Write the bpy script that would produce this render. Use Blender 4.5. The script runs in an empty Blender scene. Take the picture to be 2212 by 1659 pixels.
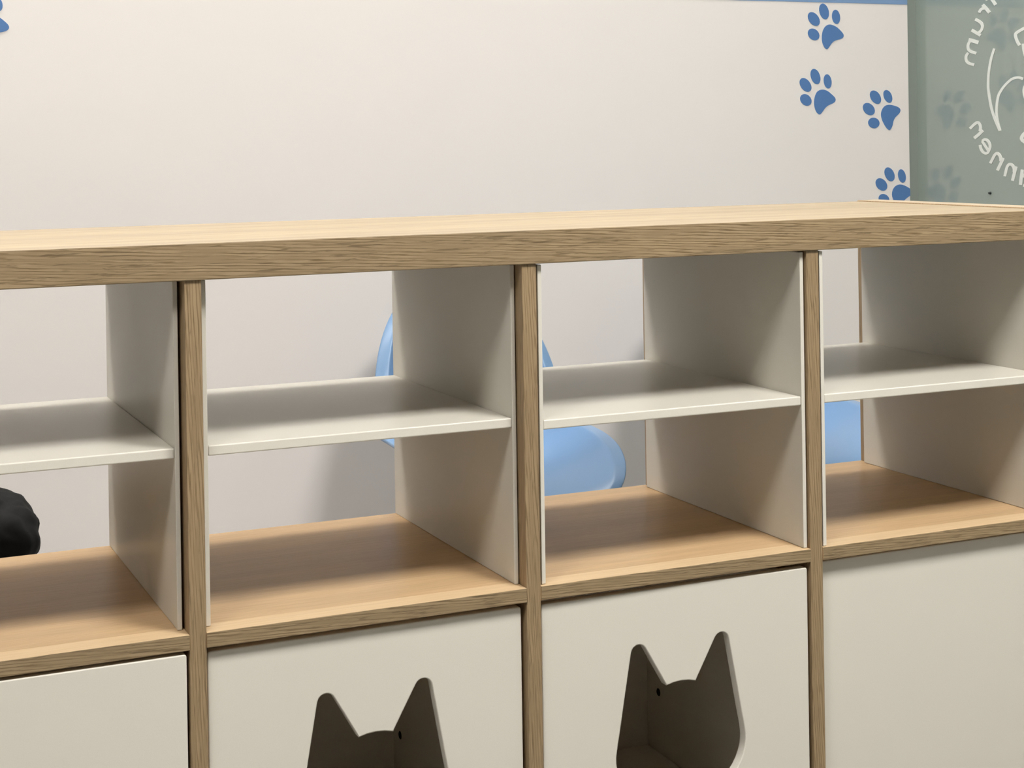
import bpy, bmesh, math, random
from mathutils import Vector, Matrix

sc = bpy.context.scene
C = sc.collection
random.seed(4)

# ---------------------------------------------------------------- camera, world, lights, exposure
cam_d = bpy.data.cameras.new('camera')
cam = bpy.data.objects.new('camera', cam_d); C.objects.link(cam)
RX, UP, FW = Vector((.9121, -.4098, -.0151)), Vector((.0143, -.0051, .9999)), Vector((.4098, .9122, -.0012))
m = Matrix((RX, UP, -FW)).transposed().to_4x4(); m.translation = Vector((-.3339, -1.5343, .8511))
cam.matrix_world = m
cam_d.sensor_fit = 'HORIZONTAL'; cam_d.sensor_width = 36.0; cam_d.lens = 56.963
cam_d.shift_x = -.01199; cam_d.shift_y = -.23299
cam_d.clip_start = .02
sc.camera = cam

wd = bpy.data.worlds.new('world'); sc.world = wd; wd.use_nodes = True
wd.node_tree.nodes['Background'].inputs[0].default_value = (.9, .95, 1, 1)
wd.node_tree.nodes['Background'].inputs[1].default_value = .05

sc.view_settings.view_transform = 'Standard'; sc.view_settings.look = 'None'
sc.view_settings.exposure = 0.0; sc.view_settings.gamma = 1.0; sc.view_settings.use_curve_mapping = False
sc.cycles.use_denoising = True
sc.cycles.max_bounces = 10; sc.cycles.diffuse_bounces = 6

CEIL = 2.55
# ceiling fittings: (x, y, half length, half width, strength): square panels in front of the shelf, long ones by the wall
LAMPS = [(-2.75, -1.10, .285, .285, 3.0), (-.95, -1.10, .285, .285, 33.0), (.85, -1.10, .285, .285, 64.0),
         (-2.0, .87, .585, .145, 15.0), (-.40, .87, .585, .145, 27.0), (1.08, .87, .585, .145, 14.0)]
LAMP_COL = (1.0, .968, .915)

# ---------------------------------------------------------------- materials
def lin(r, g, b):
    f = lambda c: (c/255/12.92) if c/255 <= .04045 else ((c/255+.055)/1.055)**2.4
    return (f(r), f(g), f(b), 1)

def mat(name, col, rough=.5, spec=.5, **kw):
    M = bpy.data.materials.new(name); M.use_nodes = True
    b = M.node_tree.nodes['Principled BSDF']
    b.inputs['Base Color'].default_value = col if len(col) == 4 else (*col, 1)
    b.inputs['Roughness'].default_value = rough
    b.inputs['Specular IOR Level'].default_value = spec
    for k, v in kw.items(): b.inputs[k.replace('_', ' ')].default_value = v
    return M

def nz(M, scale, detail=3, rough=.5, dist=0, mapping=None):
    nt = M.node_tree; tc = nt.nodes.new('ShaderNodeTexCoord'); n = nt.nodes.new('ShaderNodeTexNoise')
    n.inputs['Scale'].default_value = scale; n.inputs['Detail'].default_value = detail
    n.inputs['Roughness'].default_value = rough; n.inputs['Distortion'].default_value = dist
    if mapping:
        mp = nt.nodes.new('ShaderNodeMapping'); mp.inputs['Scale'].default_value = mapping
        nt.links.new(tc.outputs['Object'], mp.inputs[0]); nt.links.new(mp.outputs[0], n.inputs['Vector'])
    else: nt.links.new(tc.outputs['Object'], n.inputs['Vector'])
    return n

def ramp(M, src, stops):
    r = M.node_tree.nodes.new('ShaderNodeValToRGB'); el = r.color_ramp.elements
    while len(el) < len(stops): el.new(.5)
    for e, (p, c) in zip(el, stops): e.position = p; e.color = c if len(c) == 4 else (*c, 1)
    M.node_tree.links.new(src, r.inputs[0]); return r

def mixc(M, a, b, fac, mode='MIX'):
    n = M.node_tree.nodes.new('ShaderNodeMix'); n.data_type = 'RGBA'; n.blend_type = mode
    L = M.node_tree.links
    for s, v in ((6, a), (7, b)):
        if hasattr(v, 'is_output'): L.new(v, n.inputs[s])
        else: n.inputs[s].default_value = v
    if hasattr(fac, 'is_output'): L.new(fac, n.inputs[0])
    else: n.inputs[0].default_value = fac
    return n.outputs[2]

def bump(M, src, strength, dist=.001):
    nt = M.node_tree; b = nt.nodes.new('ShaderNodeBump')
    b.inputs['Strength'].default_value = strength; b.inputs['Distance'].default_value = dist
    nt.links.new(src, b.inputs['Height']); nt.links.new(b.outputs[0], nt.nodes['Principled BSDF'].inputs['Normal'])

def white_mat(name, col, rough, grain=.03):
    M = mat(name, col, rough, .5)
    n = nz(M, 900, 2); n2 = nz(M, 3.5, 2)
    a = ramp(M, n.outputs['Fac'], [(.3, tuple(c*(1-grain) for c in col[:3])), (.7, tuple(min(1, c*(1+grain)) for c in col[:3]))])
    c = mixc(M, a.outputs[0], tuple(c*.96 for c in col[:3]) + (1,), n2.outputs['Fac'])
    M.node_tree.links.new(c, M.node_tree.nodes['Principled BSDF'].inputs['Base Color'])
    bump(M, n.outputs['Fac'], .06, .0004)
    M.node_tree.nodes['Principled BSDF'].inputs['Specular IOR Level'].default_value = .06
    return M

def wood(name, axis, light, dark, fibre, pore, rough, streak):
    """oak-foil: fibre lines run along axis, pores are short dark dashes"""
    M = mat(name, light, rough, .5)
    def mp(along, across):
        v = [across]*3; v['XYZ'.index(axis)] = along; return tuple(v)
    a = nz(M, 1, 5, .68, .35, mp(13, 300)); b = nz(M, 1, 3, .6, .5, mp(24, 480)); w = nz(M, 1, 3, .5, .8, mp(1.6, 30))
    ca = ramp(M, a.outputs['Fac'], [(.36, dark), (.60, light)])
    br = ramp(M, b.outputs['Fac'], [(.36, (0, 0, 0)), (.43, (1, 1, 1))])
    if fibre >= 1:                              # cut edge band: rows of short wavy dark lines
        nt = M.node_tree
        wv = nt.nodes.new('ShaderNodeTexWave'); wv.wave_type = 'BANDS'; wv.bands_direction = 'DIAGONAL'
        tc = nt.nodes.new('ShaderNodeTexCoord'); mp_ = nt.nodes.new('ShaderNodeMapping'); mp_.inputs['Scale'].default_value = mp(.05, 1)
        nt.links.new(tc.outputs['Object'], mp_.inputs[0]); nt.links.new(mp_.outputs[0], wv.inputs['Vector'])
        for k_, v_ in (('Scale', 210), ('Distortion', 7), ('Detail', 3), ('Detail Scale', .8), ('Detail Roughness', .6)): wv.inputs[k_].default_value = v_
        ca = ramp(M, wv.outputs['Fac'], [(.05, dark), (.5, light)])
        mk = nz(M, 1, 3, .6, .4, mp(16, 210)); mr = ramp(M, mk.outputs['Fac'], [(.38, (.05,)*3), (.62, (1,)*3)])
        base = mixc(M, tuple(.6*l + .4*d for l, d in zip(light, dark)), ca.outputs[0], mr.outputs[0])
    else: base = mixc(M, light, ca.outputs[0], fibre)
    p1 = M.node_tree.nodes.new('ShaderNodeMath'); p1.operation = 'MULTIPLY_ADD'
    M.node_tree.links.new(br.outputs[0], p1.inputs[0]); p1.inputs[1].default_value = -pore; p1.inputs[2].default_value = pore
    dk = tuple(c*.55 for c in dark[:3]) + (1,)
    if fibre >= 1:                              # cut edge band: rows of short wavy dark lines
        nt = M.node_tree
        wv = nt.nodes.new('ShaderNodeTexWave'); wv.wave_type = 'BANDS'; wv.bands_direction = 'DIAGONAL'
        tc = nt.nodes.new('ShaderNodeTexCoord'); mp_ = nt.nodes.new('ShaderNodeMapping'); mp_.inputs['Scale'].default_value = mp(.05, 1)
        nt.links.new(tc.outputs['Object'], mp_.inputs[0]); nt.links.new(mp_.outputs[0], wv.inputs['Vector'])
        for k_, v_ in (('Scale', 210), ('Distortion', 7), ('Detail', 3), ('Detail Scale', .8), ('Detail Roughness', .6)): wv.inputs[k_].default_value = v_
        ca = ramp(M, wv.outputs['Fac'], [(.05, dark), (.5, light)])
        mk = nz(M, 1, 3, .6, .4, mp(16, 210)); mr = ramp(M, mk.outputs['Fac'], [(.38, (.05,)*3), (.62, (1,)*3)])
        base = mixc(M, tuple(.6*l + .4*d for l, d in zip(light, dark)), ca.outputs[0], mr.outputs[0])
    else: base = mixc(M, light, ca.outputs[0], fibre)
    p1 = M.node_tree.nodes.new('ShaderNodeMath'); p1.operation = 'MULTIPLY_ADD'
    M.node_tree.links.new(br.outputs[0], p1.inputs[0]); p1.inputs[1].default_value = -pore; p1.inputs[2].default_value = pore
    c = mixc(M, base, dk, p1.outputs[0])
    wr = ramp(M, w.outputs['Fac'], [(.3, (1-streak,)*3), (.7, (1+streak*.4, 1+streak*.3, 1+streak*.2))])
    c = mixc(M, c, wr.outputs[0], 1.0, 'MULTIPLY')
    M.node_tree.links.new(c, M.node_tree.nodes['Principled BSDF'].inputs['Base Color'])
    bump(M, a.outputs['Fac'], .10*fibre + .03, .0006)
    return M

E_L, E_D = lin(171, 149, 117), lin(124, 103, 73)
S_L, S_D = lin(200, 170, 132), lin(182, 150, 112)
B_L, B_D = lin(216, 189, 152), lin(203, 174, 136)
T_L, T_D = lin(170, 155, 132), lin(146, 131, 107)
oak_edge_x = wood('oak_edge_x', 'X', E_L, E_D, 1.0, .55, .5, .10)
oak_edge_z = wood('oak_edge_z', 'Z', lin(174, 150, 117), lin(135, 112, 81), 1.0, .4, .5, .08)
oak_face_x = wood('oak_face_x', 'X', S_L, S_D, .55, .10, .3, .09)
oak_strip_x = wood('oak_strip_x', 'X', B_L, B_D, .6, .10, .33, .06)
oak_top_x = wood('oak_top_x', 'X', T_L, T_D, .7, .06, .6, .16)
oak_top_x.node_tree.nodes['Principled BSDF'].inputs['Specular IOR Level'].default_value = .2
oak_face_z = wood('oak_face_z', 'Z', S_L, S_D, .55, .10, .34, .08)
oak_face_y = wood('oak_face_y', 'Y', lin(180, 165, 143), lin(166, 150, 127), .5, .10, .5, .06)
for mm in (oak_face_x, oak_strip_x, oak_face_y): mm.node_tree.nodes['Principled BSDF'].inputs['Specular IOR Level'].default_value = .07
white_foil = white_mat('white_foil', lin(212, 208, 198), .3, .02)
white_shelf = white_mat('white_shelf', lin(212, 208, 198), .3, .02)
white_shelf.node_tree.nodes['Principled BSDF'].inputs['Specular IOR Level'].default_value = .16
white_door = white_mat('white_door', lin(232, 227, 217), .36, .03)
wall_white = white_mat('wall_white', lin(236, 231, 229), .55, .015)
blue_print = mat('blue_print', lin(82, 123, 178), .5)
blue_stripe = mat('blue_stripe', lin(124, 155, 196), .5)
white_vinyl = mat('white_vinyl', lin(208, 211, 206), .5)
glass_m = mat('etched_glass', lin(131, 142, 135), .6, .5, Coat_Weight=1.0, Coat_Roughness=.05, Coat_IOR=1.75)
metal_m = mat('dull_metal', lin(70, 74, 74), .4, .5, Metallic=.8)
alu_m = mat('channel_metal', lin(139, 147, 141), .6, .3)
dark_m = mat('dark_hole', lin(24, 22, 18), .7)
screw_m = mat('zinc', lin(120, 118, 110), .35, .5, Metallic=.9)
floor_m = mat('floor_vinyl', lin(150, 148, 142), .4)
fn = nz(floor_m, 30, 5); fr = ramp(floor_m, fn.outputs['Fac'], [(.3, lin(112, 110, 106)), (.7, lin(136, 134, 130))])
floor_m.node_tree.links.new(fr.outputs[0], floor_m.node_tree.nodes['Principled BSDF'].inputs['Base Color'])
ceil_m = white_mat('ceiling_tile', lin(232, 230, 225), .8, .05)
room_m = white_mat('room_paint', lin(128, 126, 122), .7, .01)
chair_m = mat('blue_plastic', lin(109, 141, 178), .33, .5)
cn = nz(chair_m, 1500, 2); bump(chair_m, cn.outputs['Fac'], .08, .0003)
steel_m = mat('chrome_leg', lin(190, 190, 190), .2, .5, Metallic=1.0)
cloth_m = mat('black_nylon', lin(10, 10, 11), .7, .22)
qn = nz(cloth_m, 700, 3); bump(cloth_m, qn.outputs['Fac'], .15, .0005)
lamp_m = {}
def lamp_mat(s):
    if s not in lamp_m:
        M = mat('lamp_diffuser_%g' % s, (1, 1, 1, 1), .5)
        b = M.node_tree.nodes['Principled BSDF']
        b.inputs['Emission Color'].default_value = (*LAMP_COL, 1); b.inputs['Emission Strength'].default_value = s
        lamp_m[s] = M
    return lamp_m[s]

# ---------------------------------------------------------------- helpers
def link(name, me, parent=None, loc=(0, 0, 0)):
    o = bpy.data.objects.new(name, me); C.objects.link(o); o.location = loc
    if parent: o.parent = parent
    return o

def empty(name, label, cat, loc=(0, 0, 0), group=None):
    o = bpy.data.objects.new(name, None); C.objects.link(o); o.location = loc; o.empty_display_size = .05
    o['label'] = label; o['category'] = cat
    if group: o['group'] = group
    return o

def box_mesh(name, x0, x1, y0, y1, z0, z1, mats, bev=0., pick=None, seg=2):
    """box with bevelled edges; pick(normal, centre) -> material slot"""
    bm = bmesh.new()
    bmesh.ops.create_cube(bm, size=1)
    for v in bm.verts:
        v.co = Vector(((x0+x1)/2 + v.co.x*(x1-x0), (y0+y1)/2 + v.co.y*(y1-y0), (z0+z1)/2 + v.co.z*(z1-z0)))
    if bev: bmesh.ops.bevel(bm, geom=list(bm.edges), offset=bev, segments=seg, affect='EDGES', profile=.5)
    if pick:
        for f in bm.faces: f.material_index = pick(f.normal, f.calc_center_median())
    me = bpy.data.meshes.new(name); bm.to_mesh(me); bm.free()
    for mm in (mats if isinstance(mats, (list, tuple)) else [mats]): me.materials.append(mm)
    return me

def box(name, b, mats, parent=None, bev=0., pick=None, seg=2, loc=(0, 0, 0)):
    return link(name, box_mesh(name, *b, mats, bev, pick, seg), parent, loc)

def poly_mesh(name, pts3, mats, thick_dir):
    """flat n-gon given thickness along thick_dir (closed solid)"""
    bm = bmesh.new()
    f = bm.faces.new([bm.verts.new(p) for p in pts3])
    r = bmesh.ops.extrude_face_region(bm, geom=[f])
    for v in [g for g in r['geom'] if isinstance(g, bmesh.types.BMVert)]: v.co += Vector(thick_dir)
    bmesh.ops.recalc_face_normals(bm, faces=bm.faces)
    me = bpy.data.meshes.new(name); bm.to_mesh(me); bm.free()
    me.materials.append(mats); return me

def struct(o): o['kind'] = 'structure'; return o

# ---------------------------------------------------------------- room shell
YW, XG = 1.12, 1.7294
X0, Y0 = -4.2, -4.2
XB = 1.7076                                   # right edge of the printed wall board
struct(box('floor', (X0, XG+.02, Y0, YW+.15, -.05, 0), floor_m))
struct(box('ceiling', (X0, XG+.02, Y0, YW+.15, CEIL, CEIL+.05), ceil_m))
struct(box('wall_left', (X0-.1, X0, Y0, YW+.15, 0, CEIL), room_m))
struct(box('wall_front', (X0, XG+.02, Y0-.1, Y0, 0, CEIL), room_m))
wall = struct(box('wall_back', (X0, XB, YW, YW+.10, 0, CEIL), wall_white, bev=.0008))
stripe_z = 1.1186
box('blue_stripe', (X0+.01, XB-.0006, YW-.0006, YW+.001, stripe_z, stripe_z+.16), blue_stripe, wall)
PAWS = [[[[1.5203,1.0756],[1.5248,1.0749],[1.5297,1.0734],[1.5343,1.0715],[1.5383,1.0692],[1.542,1.0664],[1.5451,1.0637],[1.5478,1.0613],[1.55,1.0589],[1.5514,1.0568],[1.5521,1.0548],[1.552,1.053],[1.5513,1.0514],[1.55,1.05],[1.5481,1.0487],[1.5455,1.0476],[1.5419,1.0466],[1.5376,1.0458],[1.5338,1.0448],[1.5309,1.0437],[1.5284,1.0425],[1.5261,1.0409],[1.5238,1.0388],[1.5217,1.0364],[1.5195,1.0339],[1.5172,1.0311],[1.5148,1.0284],[1.5124,1.0269],[1.51,1.0274],[1.5076,1.0293],[1.5054,1.0316],[1.5037,1.0344],[1.5022,1.0377],[1.5012,1.0412],[1.5006,1.045],[1.5005,1.049],[1.5007,1.0529],[1.5013,1.0566],[1.5022,1.0602],[1.5035,1.0636],[1.5052,1.0668],[1.5074,1.0698],[1.51,1.0722],[1.513,1.074],[1.5164,1.0752]],[[1.5113,1.0858],[1.5084,1.0857],[1.5054,1.0866],[1.5025,1.0884],[1.4999,1.0912],[1.4977,1.0946],[1.4962,1.0984],[1.4953,1.1024],[1.4953,1.1063],[1.496,1.1099],[1.4974,1.1128],[1.4995,1.1149],[1.5021,1.1161],[1.5049,1.1163],[1.5079,1.1154],[1.5109,1.1135],[1.5135,1.1108],[1.5157,1.1074],[1.5172,1.1035],[1.518,1.0995],[1.5181,1.0956],[1.5174,1.092],[1.5159,1.0891],[1.5139,1.087]],[[1.4926,1.0734],[1.4898,1.0723],[1.4864,1.0722],[1.4828,1.0729],[1.4792,1.0745],[1.4758,1.0769],[1.4729,1.0798],[1.4706,1.0832],[1.4691,1.0867],[1.4686,1.0901],[1.469,1.0933],[1.4703,1.0959],[1.4724,1.0978],[1.4753,1.0989],[1.4786,1.099],[1.4822,1.0983],[1.4858,1.0967],[1.4892,1.0944],[1.4922,1.0914],[1.4945,1.088],[1.4959,1.0845],[1.4965,1.0811],[1.4961,1.0779],[1.4948,1.0753]],[[1.4915,1.0463],[1.4888,1.0448],[1.4857,1.0441],[1.4822,1.0442],[1.4787,1.0451],[1.4754,1.0466],[1.4725,1.0488],[1.4702,1.0515],[1.4687,1.0544],[1.4681,1.0574],[1.4683,1.0603],[1.4695,1.0629],[1.4715,1.0649],[1.4741,1.0664],[1.4773,1.0671],[1.4807,1.067],[1.4842,1.0662],[1.4875,1.0646],[1.4905,1.0624],[1.4927,1.0598],[1.4943,1.0568],[1.4949,1.0538],[1.4946,1.0509],[1.4935,1.0483]],[[1.5365,1.0768],[1.534,1.077],[1.5315,1.0781],[1.5293,1.0801],[1.5274,1.0828],[1.526,1.0861],[1.5252,1.0897],[1.5251,1.0933],[1.5256,1.0968],[1.5267,1.0999],[1.5284,1.1023],[1.5305,1.104],[1.5328,1.1048],[1.5353,1.1046],[1.5378,1.1035],[1.5401,1.1015],[1.5419,1.0988],[1.5433,1.0955],[1.5441,1.0919],[1.5443,1.0883],[1.5438,1.0848],[1.5426,1.0817],[1.541,1.0793],[1.5389,1.0776]]],[[[1.5001,0.9478],[1.5038,0.9476],[1.5076,0.9467],[1.5116,0.9452],[1.5159,0.9427],[1.5204,0.9395],[1.5242,0.9366],[1.5269,0.9343],[1.529,0.9322],[1.5302,0.9302],[1.5308,0.9283],[1.5306,0.9265],[1.5298,0.9248],[1.5284,0.9233],[1.5264,0.9219],[1.5239,0.9206],[1.5207,0.9194],[1.517,0.9182],[1.5136,0.9169],[1.5108,0.9153],[1.5083,0.9136],[1.5059,0.9116],[1.5036,0.9092],[1.5015,0.9065],[1.4994,0.9041],[1.4972,0.9019],[1.4951,0.8998],[1.4929,0.8989],[1.4905,0.8994],[1.4881,0.9011],[1.486,0.9032],[1.4843,0.9055],[1.4828,0.9084],[1.4817,0.9117],[1.4808,0.9156],[1.4803,0.92],[1.4803,0.9244],[1.4809,0.9289],[1.482,0.9333],[1.4834,0.9372],[1.4852,0.9404],[1.4873,0.9431],[1.4899,0.9452],[1.493,0.9466],[1.4965,0.9475]],[[1.4898,0.9586],[1.487,0.9584],[1.484,0.9592],[1.481,0.961],[1.4782,0.9636],[1.4759,0.9668],[1.4742,0.9706],[1.4731,0.9745],[1.4728,0.9783],[1.4733,0.9818],[1.4745,0.9847],[1.4764,0.9869],[1.4789,0.9881],[1.4817,0.9883],[1.4847,0.9875],[1.4877,0.9858],[1.4904,0.9832],[1.4927,0.9799],[1.4945,0.9761],[1.4956,0.9722],[1.4959,0.9684],[1.4954,0.9649],[1.4941,0.962],[1.4922,0.9598]],[[1.4708,0.9444],[1.468,0.9434],[1.4647,0.9434],[1.4612,0.9442],[1.4577,0.946],[1.4544,0.9485],[1.4515,0.9515],[1.4493,0.9549],[1.4479,0.9584],[1.4474,0.9619],[1.4478,0.965],[1.4491,0.9675],[1.4512,0.9693],[1.454,0.9703],[1.4573,0.9703],[1.4608,0.9694],[1.4643,0.9677],[1.4677,0.9652],[1.4705,0.9622],[1.4727,0.9588],[1.4742,0.9552],[1.4747,0.9518],[1.4743,0.9487],[1.4729,0.9462]],[[1.4709,0.9184],[1.4683,0.917],[1.4651,0.9163],[1.4617,0.9164],[1.4583,0.9173],[1.455,0.9189],[1.4522,0.9211],[1.45,0.9237],[1.4485,0.9266],[1.4479,0.9296],[1.4482,0.9324],[1.4494,0.935],[1.4514,0.937],[1.454,0.9384],[1.4571,0.9391],[1.4605,0.939],[1.464,0.9381],[1.4672,0.9365],[1.4701,0.9343],[1.4723,0.9317],[1.4738,0.9288],[1.4744,0.9258],[1.4741,0.9229],[1.4729,0.9204]],[[1.5148,0.9499],[1.5123,0.9501],[1.5099,0.9512],[1.5077,0.9532],[1.5058,0.9559],[1.5044,0.9592],[1.5035,0.9628],[1.5033,0.9664],[1.5037,0.9699],[1.5047,0.9729],[1.5063,0.9754],[1.5083,0.977],[1.5106,0.9778],[1.513,0.9776],[1.5154,0.9765],[1.5176,0.9745],[1.5195,0.9718],[1.5209,0.9685],[1.5218,0.9649],[1.522,0.9613],[1.5216,0.9578],[1.5206,0.9547],[1.519,0.9523],[1.5171,0.9506]]],[[[1.6608,0.9174],[1.6656,0.9168],[1.6708,0.9157],[1.6753,0.9146],[1.6789,0.9134],[1.6818,0.9121],[1.6839,0.9107],[1.6854,0.9092],[1.6861,0.9076],[1.6863,0.9058],[1.6858,0.9039],[1.6848,0.902],[1.6831,0.8998],[1.6802,0.8974],[1.6767,0.8948],[1.6736,0.8922],[1.6716,0.8898],[1.6701,0.8873],[1.6688,0.8847],[1.6678,0.8815],[1.6671,0.8781],[1.666,0.8749],[1.6642,0.8718],[1.6621,0.8689],[1.6599,0.8671],[1.6577,0.8669],[1.6555,0.8679],[1.6533,0.8696],[1.6509,0.8719],[1.6485,0.875],[1.6462,0.8783],[1.644,0.8818],[1.642,0.8855],[1.6404,0.8892],[1.6394,0.8929],[1.6388,0.8965],[1.6389,0.9001],[1.6397,0.9036],[1.641,0.9069],[1.6428,0.9098],[1.6448,0.9122],[1.6473,0.9142],[1.6501,0.9158],[1.6533,0.9168],[1.6568,0.9173]],[[1.6353,0.9201],[1.6324,0.9193],[1.6291,0.9193],[1.6256,0.9203],[1.6221,0.922],[1.6189,0.9246],[1.6161,0.9276],[1.6141,0.931],[1.6129,0.9345],[1.6125,0.9379],[1.6131,0.941],[1.6146,0.9434],[1.6168,0.9451],[1.6197,0.946],[1.623,0.946],[1.6265,0.9451],[1.63,0.9433],[1.6332,0.9408],[1.636,0.9377],[1.638,0.9343],[1.6393,0.9307],[1.6396,0.9274],[1.639,0.9243],[1.6376,0.9219]],[[1.6207,0.8988],[1.6179,0.8974],[1.6145,0.8968],[1.6109,0.897],[1.6071,0.8981],[1.6035,0.8999],[1.6003,0.9024],[1.5978,0.9053],[1.5961,0.9085],[1.5953,0.9117],[1.5954,0.9147],[1.5966,0.9173],[1.5986,0.9194],[1.6014,0.9208],[1.6047,0.9214],[1.6084,0.9212],[1.6121,0.9201],[1.6157,0.9183],[1.6189,0.9159],[1.6214,0.913],[1.6232,0.9098],[1.624,0.9066],[1.6238,0.9035],[1.6227,0.9009]],[[1.6341,0.8774],[1.6325,0.875],[1.6301,0.8731],[1.6271,0.8717],[1.6237,0.871],[1.6201,0.871],[1.6166,0.8718],[1.6133,0.8731],[1.6107,0.8751],[1.6087,0.8775],[1.6076,0.8801],[1.6073,0.8829],[1.6081,0.8855],[1.6097,0.8879],[1.612,0.8898],[1.615,0.8912],[1.6184,0.8919],[1.622,0.8919],[1.6255,0.8912],[1.6288,0.8898],[1.6315,0.8879],[1.6334,0.8855],[1.6346,0.8828],[1.6348,0.8801]],[[1.662,0.9217],[1.6594,0.9214],[1.6566,0.9219],[1.6538,0.9233],[1.6511,0.9254],[1.6487,0.9281],[1.6469,0.9312],[1.6457,0.9346],[1.6452,0.9379],[1.6454,0.9409],[1.6463,0.9435],[1.648,0.9455],[1.6501,0.9467],[1.6527,0.9471],[1.6555,0.9465],[1.6583,0.9452],[1.661,0.9431],[1.6633,0.9404],[1.6652,0.9372],[1.6664,0.9339],[1.6669,0.9306],[1.6667,0.9275],[1.6658,0.9249],[1.6641,0.9229]]],[[[1.6816,0.7576],[1.6851,0.7574],[1.6889,0.7567],[1.6929,0.7555],[1.6973,0.7537],[1.702,0.7515],[1.7064,0.7491],[1.7107,0.7467],[1.7148,0.7442],[1.7176,0.7419],[1.7189,0.7398],[1.7188,0.7379],[1.7175,0.7363],[1.7144,0.7354],[1.7101,0.7347],[1.7061,0.7339],[1.7032,0.7326],[1.7006,0.7311],[1.6981,0.7295],[1.6954,0.7276],[1.6928,0.7255],[1.69,0.7232],[1.687,0.7203],[1.6839,0.7171],[1.6808,0.7152],[1.6777,0.7151],[1.6747,0.7162],[1.6719,0.7182],[1.6694,0.7211],[1.6671,0.7248],[1.6653,0.7285],[1.6639,0.7319],[1.663,0.7353],[1.6627,0.7387],[1.6631,0.7422],[1.6642,0.7457],[1.6657,0.7488],[1.6676,0.7513],[1.6699,0.7534],[1.6725,0.7551],[1.6753,0.7564],[1.6783,0.7572]],[[1.6645,0.7648],[1.6616,0.7644],[1.6584,0.7649],[1.6551,0.7663],[1.652,0.7686],[1.6493,0.7715],[1.6471,0.7749],[1.6457,0.7785],[1.645,0.7822],[1.6452,0.7855],[1.6462,0.7884],[1.648,0.7906],[1.6504,0.792],[1.6533,0.7925],[1.6565,0.792],[1.6597,0.7905],[1.6629,0.7883],[1.6656,0.7854],[1.6678,0.782],[1.6693,0.7783],[1.6699,0.7747],[1.6697,0.7713],[1.6687,0.7684],[1.6669,0.7662]],[[1.6474,0.7476],[1.6445,0.7464],[1.6411,0.7461],[1.6375,0.7466],[1.6339,0.748],[1.6304,0.75],[1.6275,0.7527],[1.6252,0.7558],[1.6238,0.759],[1.6232,0.7623],[1.6236,0.7653],[1.625,0.7678],[1.6272,0.7698],[1.63,0.7709],[1.6334,0.7713],[1.637,0.7707],[1.6407,0.7694],[1.6441,0.7673],[1.6471,0.7647],[1.6494,0.7616],[1.6508,0.7583],[1.6514,0.7551],[1.6509,0.752],[1.6496,0.7495]],[[1.6535,0.7215],[1.6511,0.7199],[1.6482,0.7189],[1.6449,0.7186],[1.6415,0.7191],[1.6382,0.7202],[1.6352,0.722],[1.6327,0.7242],[1.631,0.7268],[1.63,0.7295],[1.6299,0.7322],[1.6307,0.7347],[1.6323,0.7368],[1.6347,0.7384],[1.6376,0.7394],[1.6408,0.7396],[1.6442,0.7392],[1.6476,0.7381],[1.6506,0.7363],[1.653,0.7341],[1.6548,0.7315],[1.6558,0.7288],[1.6559,0.7261],[1.6551,0.7236]],[[1.6908,0.7611],[1.6883,0.7612],[1.6858,0.7622],[1.6834,0.7641],[1.6813,0.7666],[1.6796,0.7697],[1.6785,0.7732],[1.678,0.7767],[1.6781,0.7801],[1.6789,0.7831],[1.6802,0.7855],[1.6821,0.7872],[1.6843,0.788],[1.6868,0.7879],[1.6893,0.7869],[1.6917,0.785],[1.6938,0.7825],[1.6955,0.7794],[1.6967,0.7759],[1.6972,0.7724],[1.6971,0.769],[1.6963,0.766],[1.6949,0.7636],[1.693,0.7619]]]]
PAW_L = [[-0.0396,1.0711],[-0.0416,1.0708],[-0.0437,1.0712],[-0.0458,1.0725],[-0.0478,1.0744],[-0.0494,1.0769],[-0.0507,1.0798],[-0.0514,1.0828],[-0.0516,1.0859],[-0.0513,1.0887],[-0.0504,1.0912],[-0.049,1.093],[-0.0473,1.0942],[-0.0453,1.0945],[-0.0432,1.0941],[-0.0411,1.0928],[-0.0391,1.0909],[-0.0375,1.0884],[-0.0362,1.0855],[-0.0355,1.0825],[-0.0353,1.0794],[-0.0356,1.0765],[-0.0365,1.0741],[-0.0378,1.0723]]
def paw_piece(name, pts, parent):
    pts = [(min(x, XB-.0003), z) for x, z in pts]
    q = []
    for p in pts:
        if not q or (abs(p[0]-q[-1][0]) + abs(p[1]-q[-1][1])) > 1e-5: q.append(p)
    return link(name, poly_mesh(name, [(x, YW-.0001, z) for x, z in q], blue_print, (0, -.0006, 0)), parent)
for P in PAWS:
    pad = paw_piece('paw_print', P[0], wall)
    for t in P[1:]: paw_piece('toe_print', t, pad)
# the print whose toe just enters at the photograph's top left
lx = min(p[0] for p in PAW_L); lz = sum(p[1] for p in PAW_L)/len(PAW_L)
dx = sum(p[0] for p in PAW_L)/len(PAW_L) - sum(p[0] for p in PAWS[0][4])/len(PAWS[0][4])
dz = lz - sum(p[1] for p in PAWS[0][4])/len(PAWS[0][4])
pad = paw_piece('paw_print', [(x+dx, z+dz) for x, z in PAWS[0][0]], wall)
for t in PAWS[0][1:4]: paw_piece('toe_print', [(x+dx, z+dz) for x, z in t], pad)
paw_piece('toe_print', PAW_L, pad)

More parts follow.
